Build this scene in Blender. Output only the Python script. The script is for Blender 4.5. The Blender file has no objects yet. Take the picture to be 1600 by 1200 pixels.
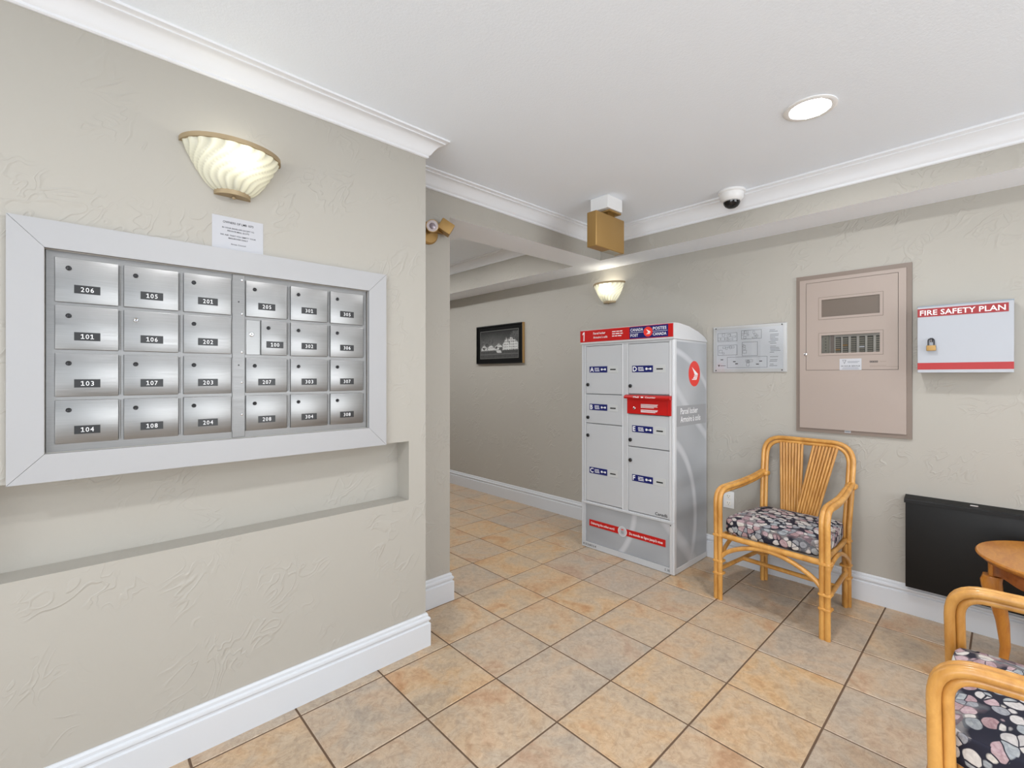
import bpy, bmesh, math, random
from mathutils import Vector, Matrix
PI = math.pi
R = math.radians
rnd = random.Random(7)
S = bpy.context.scene
COL = S.collection

# ------------------------------------------------------------------ camera
cd = bpy.data.cameras.new('camera'); cam = bpy.data.objects.new('camera', cd); COL.objects.link(cam)
cd.sensor_width = 36.0; cd.lens = 36 * 724.5 / 1600; cd.shift_y = -12 / 1600; cd.clip_start = .02
TH = math.atan2(772, 724.5)
cam.location = (0, 0, 1.30); cam.rotation_euler = (PI / 2, 0, TH - PI / 2)
S.camera = cam

# ------------------------------------------------------------------ world, added fill lights, exposure
w = bpy.data.worlds.new('world'); S.world = w; w.use_nodes = True
w.node_tree.nodes['Background'].inputs[0].default_value = (.80, .90, 1, 1)
w.node_tree.nodes['Background'].inputs[1].default_value = 1.0
def area(name, loc, rot, sx, sy, power, col=(1, 1, 1)):
    l = bpy.data.lights.new(name, 'AREA'); l.shape = 'RECTANGLE'; l.size = sx; l.size_y = sy; l.energy = power; l.color = col
    o = bpy.data.objects.new(name, l); COL.objects.link(o); o.location = loc; o.rotation_euler = rot
    return o
# unseen area lights added as daylight behind the camera, tilted up to brighten the ceiling
area('fill_light_entry', (-2.5, -.7, 1.22), (0, -PI / 2 - R(34), 0), 2.1, 3.4, 64, (.95, .98, 1))
area('fill_light_back', (1.65, -3.1, 1.30), (PI / 2 + R(34), 0, 0), 2.3, 1.7, 38, (.95, .98, 1))
S.view_settings.view_transform = 'Standard'; S.view_settings.look = 'None'
S.view_settings.gamma = 1; S.view_settings.use_curve_mapping = False
S.view_settings.exposure = 0.83
S.cycles.max_bounces = 8; S.cycles.diffuse_bounces = 4; S.cycles.glossy_bounces = 3; S.cycles.transparent_max_bounces = 8; S.cycles.caustics_reflective = False; S.cycles.caustics_refractive = False

# ------------------------------------------------------------------ materials
def lin(c):
    return tuple(((x / 255) / 12.92 if x / 255 <= .04045 else ((x / 255 + .055) / 1.055) ** 2.4) for x in c)
M = {}
def mat(name, rgb, rough=.5, metal=0., spec=.5, **kw):
    m = bpy.data.materials.new(name); m.use_nodes = True
    b = m.node_tree.nodes['Principled BSDF']
    b.inputs['Base Color'].default_value = (*lin(rgb), 1); b.inputs['Roughness'].default_value = rough
    b.inputs['Metallic'].default_value = metal; b.inputs['Specular IOR Level'].default_value = spec
    for k, v in kw.items(): b.inputs[k.replace('_', ' ')].default_value = v
    M[name] = m
    return m
def N(m, t, **kw):
    n = m.node_tree.nodes.new(t)
    for k, v in kw.items(): setattr(n, k, v)
    return n
def L(m, a, b): m.node_tree.links.new(a, b)
def P(m): return m.node_tree.nodes['Principled BSDF']
def coords(m, scale=(1, 1, 1), rot=(0, 0, 0), kind='Object', loc=(0, 0, 0)):
    tc = N(m, 'ShaderNodeTexCoord'); mp = N(m, 'ShaderNodeMapping')
    mp.inputs['Scale'].default_value = scale; mp.inputs['Rotation'].default_value = rot; mp.inputs['Location'].default_value = loc
    L(m, tc.outputs[kind], mp.inputs[0]); return mp.outputs[0]
def noise(m, vec, scale, detail=4, rough=.55, dist=0):
    n = N(m, 'ShaderNodeTexNoise'); n.inputs['Scale'].default_value = scale; n.inputs['Detail'].default_value = detail
    n.inputs['Roughness'].default_value = rough; n.inputs['Distortion'].default_value = dist
    L(m, vec, n.inputs['Vector']); return n.outputs['Fac']
def ramp(m, fac, stops, interp='LINEAR'):
    r = N(m, 'ShaderNodeValToRGB'); cr = r.color_ramp; cr.interpolation = interp
    while len(cr.elements) < len(stops): cr.elements.new(.5)
    for e, (p, c) in zip(cr.elements, stops): e.position = p; e.color = (*c, 1)
    L(m, fac, r.inputs[0]); return r.outputs[0]
def math_(m, op, a, b=None, c=None):
    n = N(m, 'ShaderNodeMath', operation=op)
    for i, v in enumerate((a, b, c)):
        if v is None: continue
        if isinstance(v, (int, float)): n.inputs[i].default_value = v
        else: L(m, v, n.inputs[i])
    return n.outputs[0]
def mixc(m, fac, a, b, blend='MIX'):
    n = N(m, 'ShaderNodeMix', data_type='RGBA', blend_type=blend)
    for i, v in ((0, fac), (6, a), (7, b)):
        if isinstance(v, (int, float)): n.inputs[i].default_value = v
        elif isinstance(v, tuple): n.inputs[i].default_value = (*v, 1)
        else: L(m, v, n.inputs[i])
    return n.outputs[2]
def bump(m, h, strength, dist):
    b = N(m, 'ShaderNodeBump'); b.inputs['Strength'].default_value = strength; b.inputs['Distance'].default_value = dist
    L(m, h, b.inputs['Height']); L(m, b.outputs[0], P(m).inputs['Normal'])

# trowelled beige plaster
def mapping(m, vec, rot=(0, 0, 0), scale=(1, 1, 1), loc=(0, 0, 0)):
    mp = N(m, 'ShaderNodeMapping'); mp.inputs['Scale'].default_value = scale; mp.inputs['Rotation'].default_value = rot; mp.inputs['Location'].default_value = loc
    L(m, vec, mp.inputs[0]); return mp.outputs[0]
def plaster(name, rgb):
    m = mat(name, rgb, .62, spec=.3)
    o_ = coords(m); d_ = mapping(m, mapping(m, o_, (0, 0, R(45))), (0, R(-54.7), 0))     # z now runs along the trowel strokes
    n1 = noise(m, mapping(m, d_, scale=(9.5, 9.5, 2.1)), 1, 2, .62, .55)
    ridge = ramp(m, n1, [(.435, (0, 0, 0)), (.472, (1, 1, 1)), (.484, (1, 1, 1)), (.492, (0, 0, 0)), (.545, (0, 0, 0)), (.560, (.8, .8, .8)), (.585, (0, 0, 0))])
    msk = ramp(m, noise(m, o_, 4.2, 1, .6), [(.50, (.03, .03, .03)), (.62, (1, 1, 1))])
    h = math_(m, 'ADD', math_(m, 'MULTIPLY', ridge, msk), math_(m, 'MULTIPLY', noise(m, o_, 7, 2), .7))
    bump(m, h, .35, .006)
    return m
plaster('plaster', (172, 168, 160))
def orange_peel(name, rgb, st):
    m = mat(name, rgb, .7, spec=.25)
    bump(m, noise(m, coords(m), 130, 3, .6), st, .004)
    return m
orange_peel('ceiling_paint', (238, 245, 254), .28)
mat('white_flat', (242, 246, 253), .6, spec=.3)
mat('trim_white', (207, 210, 215), .38)
mat('crown_white', (226, 228, 232), .42)
mat('frame_white', (168, 168, 170), .38)
mat('grout', (104, 84, 68), .85, spec=.2)
# stone-look ceramic floor tile
m = mat('tile', (180, 150, 118), .36, spec=.45)
oi = N(m, 'ShaderNodeObjectInfo'); tc = N(m, 'ShaderNodeTexCoord')
add = N(m, 'ShaderNodeVectorMath', operation='MULTIPLY_ADD'); cmb = N(m, 'ShaderNodeCombineXYZ')
for i in range(3): L(m, oi.outputs['Random'], cmb.inputs[i])
add.inputs[1].default_value = (37, 53, 71); L(m, cmb.outputs[0], add.inputs[0]); L(m, tc.outputs['Object'], add.inputs[2])
vec = add.outputs[0]
big = noise(m, vec, 4.6, 6, .58, .7); fine = noise(m, vec, 34, 5, .6, .8); vein = noise(m, vec, 11, 6, .7, 2.2)
c1 = ramp(m, big, [(.30, lin((158, 145, 130))), (.45, lin((184, 164, 141))), (.56, lin((194, 162, 127))), (.68, lin((180, 132, 90)))])
c2 = mixc(m, .36, c1, ramp(m, fine, [(.3, lin((128, 110, 92))), (.5, lin((186, 166, 142))), (.7, lin((214, 196, 172)))]))
c3 = mixc(m, ramp(m, vein, [(.478, (0, 0, 0)), (.5, (.4, .4, .4)), (.522, (0, 0, 0))]), c2, lin((142, 112, 84)))
hsv = N(m, 'ShaderNodeHueSaturation'); L(m, c3, hsv.inputs['Color'])
L(m, math_(m, 'MULTIPLY_ADD', oi.outputs['Random'], .16, .90), hsv.inputs['Value'])
L(m, math_(m, 'MULTIPLY_ADD', oi.outputs['Random'], .35, .80), hsv.inputs['Saturation'])
L(m, hsv.outputs[0], P(m).inputs['Base Color'])
L(m, ramp(m, fine, [(.3, (.30,) * 3), (.7, (.46,) * 3)]), P(m).inputs['Roughness'])
bump(m, math_(m, 'ADD', fine, vein), .12, .003)
# brushed aluminium
def brushed(name, rgb, sc, rough):
    m = mat(name, rgb, rough, metal=1)
    n = noise(m, coords(m, sc), 1, 3, .6)
    L(m, ramp(m, n, [(.3, tuple(x * .86 for x in lin(rgb))), (.7, lin(rgb))]), P(m).inputs['Base Color'])
    L(m, ramp(m, n, [(.3, (rough - .05,) * 3), (.7, (rough + .08,) * 3)]), P(m).inputs['Roughness'])
    P(m).inputs['Anisotropic'].default_value = .6
    bump(m, n, .10, .001)
    return m
brushed('aluminium', (148, 147, 146), (6, 6, 420), .33)
brushed('aluminium_face', (134, 133, 132), (6, 6, 380), .38)
mat('chrome', (205, 205, 208), .16, metal=1); mat('lock_dark', (58, 58, 60), .3, metal=.8); mat('keyhole', (12, 12, 12), .5)
mat('gap_black', (22, 20, 19), .8)
mat('plate_black', (24, 24, 26), .35); mat('ink_white', (240, 240, 242), .5); mat('ink_black', (34, 34, 38), .6)
mat('paper', (182, 183, 188), .55); mat('ink_grey', (128, 130, 136), .6); mat('plan_paper', (240, 242, 247), .5)
# brass
m = mat('brass', (166, 132, 78), .45, metal=.45); bump(m, noise(m, coords(m), 60, 3), .05, .002)
mat('brass_dark', (146, 112, 60), .4, metal=.6)
mat('sconce_brass', (160, 141, 110), .5, metal=.25)
mat('module_glass', (150, 138, 146), .12, metal=.3)
mat('lamp_reflector', (150, 140, 140), .35, metal=.6)
# locker
mat('locker_grey', (184, 186, 189), .42); mat('locker_frame', (190, 192, 195), .40); mat('locker_cap', (203, 204, 206), .42)
mat('locker_red', (184, 12, 10), .38); mat('logo_red', (224, 52, 40), .4); mat('label_blue', (8, 20, 96), .38); mat('deep_blue', (16, 18, 96), .38)
mat('band_grey', (150, 151, 154), .45); mat('slot_plate', (190, 192, 192), .35)
m = mat('locker_decal', (160, 163, 168), .36)     # printed grey film with pale sweeping curves
v = coords(m, (1, 1, 1)); wv = N(m, 'ShaderNodeTexWave', wave_type='RINGS', rings_direction='SPHERICAL'); wv.inputs['Scale'].default_value = .75; wv.inputs['Distortion'].default_value = 1.2; wv.inputs['Detail'].default_value = 0
L(m, coords(m, (1, 1, 1), loc=(.5, .3, -.35)), wv.inputs[0])
wv2 = N(m, 'ShaderNodeTexWave', wave_type='BANDS', bands_direction='DIAGONAL'); wv2.inputs['Scale'].default_value = .55; wv2.inputs['Distortion'].default_value = 3; wv2.inputs['Detail'].default_value = 0
L(m, v, wv2.inputs[0])
a1 = ramp(m, wv.outputs['Fac'], [(.975, (0, 0, 0)), (1.0, (1, 1, 1))]); a2 = ramp(m, wv2.outputs['Fac'], [(.975, (0, 0, 0)), (1.0, (.9, .9, .9))])
base = ramp(m, noise(m, v, 2.2, 1), [(.3, lin((150, 153, 158))), (.7, lin((176, 179, 183)))])
L(m, mixc(m, math_(m, 'MAXIMUM', a1, a2), base, lin((192, 194, 198))), P(m).inputs['Base Color'])
# fire alarm panel, safety box, heater
mat('panel_beige', (160, 146, 137), .45); mat('panel_border', (126, 112, 102), .5); mat('panel_window', (100, 88, 78), .45)
mat('panel_edge', (104, 92, 84), .5); mat('module_grey', (112, 108, 96), .5); mat('module_dark', (20, 18, 15), .6); mat('module_red', (140, 104, 50), .5)
mat('box_white', (168, 171, 178), .35); mat('box_red', (164, 14, 16), .42); mat('banner_red', (146, 16, 22), .42); mat('box_edge', (136, 146, 156), .4)
m = mat('heater_black', (11, 11, 12), .45, spec=.35); bump(m, noise(m, coords(m), 500, 2), .08, .001)
mat('plastic_white', (232, 232, 232), .35); mat('plastic_ivory', (238, 236, 230), .4); mat('dome_dark', (20, 20, 22), .06); mat('lens_dark', (6, 6, 8), .05)
mat('picture_black', (12, 12, 13), .4, spec=.3); mat('gold_edge', (196, 158, 104), .35, metal=.5); mat('mat_black', (16, 16, 16), .8, spec=.15); mat('mat_line', (96, 96, 92), .6)
# glass pane: clear with a mirror-like sheen
def pane(name, tint=(.95, .97, .96)):
    m = bpy.data.materials.new(name); m.use_nodes = True; nt = m.node_tree; nt.nodes.remove(P(m))
    t = N(m, 'ShaderNodeBsdfTransparent'); t.inputs[0].default_value = (*tint, 1)
    g = N(m, 'ShaderNodeBsdfGlossy'); g.inputs['Roughness'].default_value = .03
    f = N(m, 'ShaderNodeFresnel'); f.inputs[0].default_value = 1.45
    x = N(m, 'ShaderNodeMixShader'); L(m, f.outputs[0], x.inputs[0]); L(m, t.outputs[0], x.inputs[1]); L(m, g.outputs[0], x.inputs[2])
    L(m, x.outputs[0], nt.nodes['Material Output'].inputs[0]); M[name] = m
pane('glass', (.995, .995, .995))
# ribbed frosted sconce glass, lit by its own bulb
m = bpy.data.materials.new('frosted_glass'); m.use_nodes = True; m.node_tree.nodes.remove(P(m)); M['frosted_glass'] = m
t = N(m, 'ShaderNodeBsdfTranslucent'); at = N(m, 'ShaderNodeVertexColor', layer_name='thickness')
L(m, mixc(m, at.outputs[0], (.30, .30, .24), (.64, .65, .55)), t.inputs[0])
d = N(m, 'ShaderNodeBsdfPrincipled'); d.inputs['Base Color'].default_value = (.80, .79, .68, 1); d.inputs['Roughness'].default_value = .25
x = N(m, 'ShaderNodeMixShader'); x.inputs[0].default_value = .5; L(m, t.outputs[0], x.inputs[1]); L(m, d.outputs[0], x.inputs[2]); L(m, x.outputs[0], m.node_tree.nodes['Material Output'].inputs[0])
m = mat('lamp_glow', (255, 252, 244), .4); P(m).inputs['Emission Color'].default_value = (.97, .985, 1, 1); P(m).inputs['Emission Strength'].default_value = 130
# rattan and woods
def wood(name, c_lo, c_hi, rough, sc, coat=.25):
    m = mat(name, c_hi, rough); P(m).inputs['Coat Weight'].default_value = coat; P(m).inputs['Coat Roughness'].default_value = .15
    n = noise(m, coords(m, sc), 1, 5, .6, .6)
    L(m, ramp(m, n, [(.3, lin(c_lo)), (.7, lin(c_hi))]), P(m).inputs['Base Color'])
    bump(m, n, .06, .002)
wood('rattan', (178, 122, 52), (218, 164, 88), .36, (16, 16, 7))
wood('rattan_slat', (170, 116, 52), (210, 156, 84), .4, (60, 60, 5))
wood('rattan_binding', (190, 130, 56), (222, 168, 88), .42, (8, 8, 130))
wood('honey_oak', (170, 102, 28), (198, 132, 46), .32, (14, 50, 14), .4)
wood('red_oak', (126, 66, 22), (164, 94, 38), .4, (18, 18, 60))
# pebble-print seat fabric
m = mat('pebble_fabric', (180, 170, 170), .8, spec=.2)
v = coords(m, (1, 1.25, 1.0)); nn = N(m, 'ShaderNodeTexNoise'); nn.inputs['Scale'].default_value = 9; L(m, v, nn.inputs['Vector'])
va = N(m, 'ShaderNodeVectorMath', operation='MULTIPLY_ADD'); va.inputs[1].default_value = (.035,) * 3; L(m, nn.outputs['Color'], va.inputs[0]); L(m, v, va.inputs[2])
vo = N(m, 'ShaderNodeTexVoronoi', feature='F1'); vo.inputs['Scale'].default_value = 27; L(m, va.outputs[0], vo.inputs['Vector'])
ve = N(m, 'ShaderNodeTexVoronoi', feature='DISTANCE_TO_EDGE'); ve.inputs['Scale'].default_value = 27; L(m, va.outputs[0], ve.inputs['Vector'])
sep = N(m, 'ShaderNodeSeparateColor'); L(m, vo.outputs['Color'], sep.inputs[0])
pal = ramp(m, sep.outputs[0], [(0, lin((196, 192, 190))), (.16, lin((160, 122, 130))), (.30, lin((134, 146, 152))), (.44, lin((200, 194, 184))), (.56, lin((176, 142, 150))), (.68, lin((120, 128, 138))), (.80, lin((206, 202, 196))), (.92, lin((150, 106, 112)))], 'CONSTANT')
inner = noise(m, va.outputs[0], 60, 4, .6, 1)
pal = mixc(m, .35, pal, ramp(m, inner, [(.3, lin((120, 110, 116))), (.7, lin((222, 216, 212)))]))
edge = math_(m, 'MAXIMUM', ramp(m, ve.outputs['Distance'], [(.025, (1, 1, 1)), (.05, (0, 0, 0))]), ramp(m, vo.outputs['Distance'], [(.53, (0, 0, 0)), (.58, (1, 1, 1))]))
dk = ramp(m, noise(m, v, 7, 2), [(.44, (.60,) * 3), (.50, (1, 1, 1))])
L(m, mixc(m, math_(m, 'MULTIPLY', edge, dk), pal, lin((38, 38, 50))), P(m).inputs['Base Color'])

# ------------------------------------------------------------------ mesh helpers
class MB:
    def __init__(s): s.v = []; s.f = []; s.mi = []; s.mats = []
    def m(s, name):
        if name not in s.mats: s.mats.append(name)
        return s.mats.index(name)
    def add(s, vs, fs, mt):
        o = len(s.v); i = s.m(mt); s.v += [tuple(p) for p in vs]; s.f += [tuple(o + k for k in f) for f in fs]; s.mi += [i] * len(fs)
        return s
    def box(s, a, b, mt, bev=0, seg=2, bottom=None):
        (x0, y0, z0), (x1, y1, z1) = [tuple(map(min, a, b)), tuple(map(max, a, b))]
        vs = [(x0, y0, z0), (x1, y0, z0), (x1, y1, z0), (x0, y1, z0), (x0, y0, z1), (x1, y0, z1), (x1, y1, z1), (x0, y1, z1)]
        fs = [(0, 3, 2, 1), (4, 5, 6, 7), (0, 1, 5, 4), (1, 2, 6, 5), (2, 3, 7, 6), (3, 0, 4, 7)]
        if bev:
            bm = bmesh.new(); bv = [bm.verts.new(p) for p in vs]
            for f in fs: bm.faces.new([bv[i] for i in f])
            bmesh.ops.bevel(bm, geom=bm.edges[:], offset=bev, segments=seg, affect='EDGES', profile=.6)
            bm.verts.index_update(); vs = [v.co[:] for v in bm.verts]; fs = [[v.index for v in f.verts] for f in bm.faces]; bm.free()
            return s.add(vs, fs, mt)
        if bottom:
            s.add(vs, fs[1:], mt); return s.add(vs, fs[:1], bottom)
        return s.add(vs, fs, mt)
    def prism(s, poly, d0, d1, mt, axis='y'):
        """poly in the front plane (x, z), extruded along y from d0 to d1 (or along z for axis 'z', poly is (x, y))"""
        n = len(poly); mk = (lambda p, d: (p[0], d, p[1])) if axis == 'y' else (lambda p, d: (p[0], p[1], d))
        vs = [mk(p, d0) for p in poly] + [mk(p, d1) for p in poly]
        fs = [tuple(range(n)), tuple(range(2 * n - 1, n - 1, -1))] + [(i, i + n, (i + 1) % n + n, (i + 1) % n) for i in range(n)]
        return s.add(vs, fs, mt)
    def tube(s, path, r, mt, n=8, cap=True, squash=None):
        pts = [Vector(p) for p in path]; k = len(pts); rs = r if isinstance(r, (list, tuple)) else [r] * k
        t0 = (pts[1] - pts[0]).normalized(); ref = Vector((0, 0, 1)) if abs(t0.z) < .9 else Vector((1, 0, 0))
        nrm = t0.cross(ref).normalized(); vs = []
        for i in range(k):
            t = ((pts[min(i + 1, k - 1)] - pts[i]).normalized() + (pts[i] - pts[max(i - 1, 0)]).normalized()).normalized()
            nrm = (nrm - t * nrm.dot(t)).normalized(); b = t.cross(nrm)
            for j in range(n):
                a = 2 * PI * j / n; vs.append(pts[i] + (nrm * math.cos(a) + b * math.sin(a)) * rs[i])
        fs = [(i * n + j, i * n + (j + 1) % n, (i + 1) * n + (j + 1) % n, (i + 1) * n + j) for i in range(k - 1) for j in range(n)]
        if cap: fs += [tuple(range(n - 1, -1, -1)), tuple((k - 1) * n + j for j in range(n))]
        return s.add(vs, fs, mt)
    def lathe(s, prof, mt, c=(0, 0, 0), n=24, axis='z', a0=0, a1=2 * PI):
        full = abs(a1 - a0 - 2 * PI) < 1e-6; m_ = n if full else n + 1; vs = []
        for r, h in prof:
            for j in range(m_):
                a = a0 + (a1 - a0) * j / n; x, y = r * math.cos(a), r * math.sin(a)
                p = (x, y, h) if axis == 'z' else (x, -h, y)
                vs.append((c[0] + p[0], c[1] + p[1], c[2] + p[2]))
        fs = [(i * m_ + j, i * m_ + (j + 1) % m_, (i + 1) * m_ + (j + 1) % m_, (i + 1) * m_ + j) for i in range(len(prof) - 1) for j in range(m_ if full else n)]
        if full:
            if prof[0][0] > 1e-6: fs.append(tuple(range(m_ - 1, -1, -1)))
            if prof[-1][0] > 1e-6: fs.append(tuple((len(prof) - 1) * m_ + j for j in range(m_)))
        return s.add(vs, fs, mt)
    def disc(s, x, y, z, r, mt, n=16, rz=None):          # flat disc facing -y
        return s.add([(x + r * math.cos(2 * PI * i / n), y, z + (rz or r) * math.sin(2 * PI * i / n)) for i in range(n)], [tuple(range(n))], mt)
    def rect(s, x0, x1, z0, z1, y, mt):                  # flat print facing -y
        return s.add([(x0, y, z0), (x1, y, z0), (x1, y, z1), (x0, y, z1)], [(0, 1, 2, 3)], mt)
    def poly(s, pts, y, mt): return s.add([(p[0], y, p[1]) for p in pts], [tuple(range(len(pts)))], mt)
    def text(s, body, x, z, y, h, mt, width=None, align='l', bold=0, side=None):
        vs, fs, w_, h_ = text_mesh(body, bold); k = h / CAP; sx = (width / w_) if width else k
        ox = {'l': 0, 'c': -w_ * sx / 2, 'r': -w_ * sx}[align]
        if side: return s.add([side(x + ox + p[0] * sx, z + p[1] * k) for p in vs], fs, mt)
        return s.add([(x + ox + p[0] * sx, y, z + p[1] * k) for p in vs], fs, mt)
    def obj(s, name, parent=None, smooth=None, mesh_only=False):
        me = bpy.data.meshes.new(name); me.from_pydata(s.v, [], s.f)
        for n_ in s.mats: me.materials.append(M[n_])
        me.polygons.foreach_set('material_index', s.mi)
        if smooth is not None:
            me.polygons.foreach_set('use_smooth', [True] * len(s.f))
            me.set_sharp_from_angle(angle=R(smooth))
        me.update()
        if mesh_only: return me
        o = bpy.data.objects.new(name, me); COL.objects.link(o)
        if parent: o.parent = parent
        return o
CAP = .70; TXT = {}
def digits(body, bold):
    vs, fs, x = [], [], 0
    for ch in body:
        if ch == '1':       # flagged one with a foot
            k = bold * .8
            for pl in ([(.22 - k, 0), (.34 + k, 0), (.34 + k, .70), (.22 - k, .70)], [(.04, .50 - k), (.22, .58 - k), (.24, .70), (.04, .60 + k)], [(.06, 0), (.50, 0), (.50, .09 + k), (.06, .09 + k)]) if len(body) > 1 else ([(.20, -.06), (.36, -.06), (.40, .74), (.24, .74)], [(0, .46), (.24, .58), (.26, .74), (.02, .60)]):
                o = len(vs); vs += pl; fs.append(tuple(range(o, o + len(pl))))
        else:
            v, f, w_, _ = glyph(ch, bold); o = len(vs); vs += [(p_[0] + (.54 - w_) / 2, p_[1]) for p_ in [(q_[0], q_[1]) for q_ in v]]; fs += [tuple(o + i for i in g_) for g_ in f]
        vs_off = x
        for i in range(len(vs)):
            if len(vs[i]) == 2: vs[i] = (vs[i][0] + vs_off, vs[i][1], 1)
        x += .60
    x0 = min(v[0] for v in vs); x1 = max(v[0] for v in vs)
    return ([(v[0] - x0, v[1]) for v in vs], fs, x1 - x0, 1)
def text_mesh(body, bold):
    key = (body, bold)
    if key not in TXT and body.isdigit(): TXT[key] = digits(body, bold)
    return TXT[key] if key in TXT else glyph(body, bold)
def glyph(body, bold):
    key = (body, bold, 'g')
    if key not in TXT:
        c = bpy.data.curves.new('t', 'FONT'); c.body = body; c.size = 1; c.resolution_u = 2; c.offset = bold; c.fill_mode = 'FRONT'
        o = bpy.data.objects.new('t', c); COL.objects.link(o); dg = bpy.context.evaluated_depsgraph_get(); dg.update()
        me = bpy.data.meshes.new_from_object(o.evaluated_get(dg))
        vs = [v.co[:] for v in me.vertices]; fs = [tuple(p.vertices) for p in me.polygons]
        bpy.data.objects.remove(o); bpy.data.curves.remove(c); bpy.data.meshes.remove(me)
        x0 = min(v[0] for v in vs); x1 = max(v[0] for v in vs)
        TXT[key] = ([(v[0] - x0, v[1]) for v in vs], fs, x1 - x0, 1)
    return TXT[key]
def thing(name, label, cat, loc=(0, 0, 0), rz=0, group=None):
    o = bpy.data.objects.new(name, None); COL.objects.link(o); o.empty_display_size = .05
    o.location = loc; o.rotation_euler = (0, 0, rz); o['label'] = label; o['category'] = cat
    if group: o['group'] = group
    return o
def struct(o): o['kind'] = 'structure'; return o
def bx(name, parent, a, b, mt, bev=0, seg=2, **k): return MB().box(a, b, mt, bev, seg, **k).obj(name, parent, 40 if bev else None)
def fillet(pts, r, seg=6):
    pts = [Vector(p) for p in pts]; out = [pts[0]]
    for i in range(1, len(pts) - 1):
        a, p, b = pts[i - 1], pts[i], pts[i + 1]; rr = r[i - 1] if isinstance(r, (list, tuple)) else r
        rr = min(rr, (a - p).length * .49, (b - p).length * .49); q0 = p + (a - p).normalized() * rr; q1 = p + (b - p).normalized() * rr
        for k in range(seg + 1):
            t = k / seg; out.append(q0 * (1 - t) ** 2 + p * 2 * t * (1 - t) + q1 * t * t)
    out.append(pts[-1]); return out
def plate(mb, x0, x1, z0, z1, holes, y0, y1, mt):
    """slab in the front plane with rectangular holes, shared vertices"""
    xs = sorted({x0, x1, *[h[i] for h in holes for i in (0, 1)]}); zs = sorted({z0, z1, *[h[i] for h in holes for i in (2, 3)]})
    inh = lambda x, z: any(h[0] < x < h[1] and h[2] < z < h[3] for h in holes)
    idx = {}; vs = []; fs = []
    def g(i, k, y):
        if (i, k, y) not in idx: idx[(i, k, y)] = len(vs); vs.append((xs[i], y, zs[k]))
        return idx[(i, k, y)]
    nx, nz = len(xs) - 1, len(zs) - 1
    solid = [[not inh((xs[i] + xs[i + 1]) / 2, (zs[k] + zs[k + 1]) / 2) for k in range(nz)] for i in range(nx)]
    s_ = lambda i, k: 0 <= i < nx and 0 <= k < nz and solid[i][k]
    for i in range(nx):
        for k in range(nz):
            if not solid[i][k]: continue
            fs.append((g(i, k, y0), g(i + 1, k, y0), g(i + 1, k + 1, y0), g(i, k + 1, y0)))
            fs.append((g(i, k + 1, y1), g(i + 1, k + 1, y1), g(i + 1, k, y1), g(i, k, y1)))
            if not s_(i - 1, k): fs.append((g(i, k, y1), g(i, k, y0), g(i, k + 1, y0), g(i, k + 1, y1)))
            if not s_(i + 1, k): fs.append((g(i + 1, k, y0), g(i + 1, k, y1), g(i + 1, k + 1, y1), g(i + 1, k + 1, y0)))
            if not s_(i, k - 1): fs.append((g(i, k, y1), g(i + 1, k, y1), g(i + 1, k, y0), g(i, k, y0)))
            if not s_(i, k + 1): fs.append((g(i, k + 1, y0), g(i + 1, k + 1, y0), g(i + 1, k + 1, y1), g(i, k + 1, y1)))
    return mb.add(vs, fs, mt)
def dup(root, loc, rz, label):
    r = root.copy(); COL.objects.link(r); r.location = loc; r.rotation_euler = (0, 0, rz); r['label'] = label
    for ch in list(root.children):
        c = ch.copy(); COL.objects.link(c); c.parent = r
        for g in list(ch.children):
            d_ = g.copy(); COL.objects.link(d_); d_.parent = c
    return r
def sweep(name, path, prof, mt, hs=None):
    """moulding along a plan path, room on the right of the walking direction; prof = (distance from wall, z offset), scaled in z by hs per vertex"""
    n = len(path); vs = []; m_ = len(prof)
    for i, p in enumerate(path):
        p = Vector(p); ds = []
        if i > 0: ds.append((p - Vector(path[i - 1])).normalized())
        if i < n - 1: ds.append((Vector(path[i + 1]) - p).normalized())
        ns = [Vector((d_.y, -d_.x)) for d_ in ds]
        mt_ = ns[0] if len(ns) == 1 else (ns[0] + ns[1]) / (1 + ns[0].dot(ns[1]))
        for d_, z in prof: vs.append((p.x + mt_.x * d_, p.y + mt_.y * d_, z(hs[i]) if callable(z) else z))
    fs = [(i * m_ + j, i * m_ + (j + 1) % m_, (i + 1) * m_ + (j + 1) % m_, (i + 1) * m_ + j) for i in range(n - 1) for j in range(m_)]
    fs += [tuple(range(m_)), tuple((n - 1) * m_ + j for j in range(m_ - 1, -1, -1))]
    return MB().add(vs, fs, mt).obj(name, None, 28)

# ------------------------------------------------------------------ room shell
XR, YL, YP, XC, XP, XS, ZC, ZS, ZH = 3.335, 1.921, 2.218, 1.23, 1.585, 3.05, 2.435, 2.225, 2.52
X0, Y0, YE = -2.60, -3.20, 7.0
# floor: grout bed with single tiles laid on it
fl = struct(MB().box((X0 - .1, Y0 - .1, -.05), (XR, YE, -.0022), 'grout').obj('floor'))
TP = .3465; GX, GY = 1.318, .811; TH_ = .011
def tile_mesh(wx, wy):
    hx, hy, b = wx / 2, wy / 2, .0022
    vs = [(-hx, -hy, -TH_), (hx, -hy, -TH_), (hx, hy, -TH_), (-hx, hy, -TH_), (-hx, -hy, -b), (hx, -hy, -b), (hx, hy, -b), (-hx, hy, -b),
          (-hx + b, -hy + b, 0), (hx - b, -hy + b, 0), (hx - b, hy - b, 0), (-hx + b, hy - b, 0)]
    fs = [(8, 9, 10, 11)] + [(i, (i + 1) % 4, 4 + (i + 1) % 4, 4 + i) for i in range(4)] + [(4 + i, 4 + (i + 1) % 4, 8 + (i + 1) % 4, 8 + i) for i in range(4)]
    return MB().add(vs, fs, 'tile').obj('tile', mesh_only=True)
TM = {}; rest = MB(); g = .0070
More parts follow.
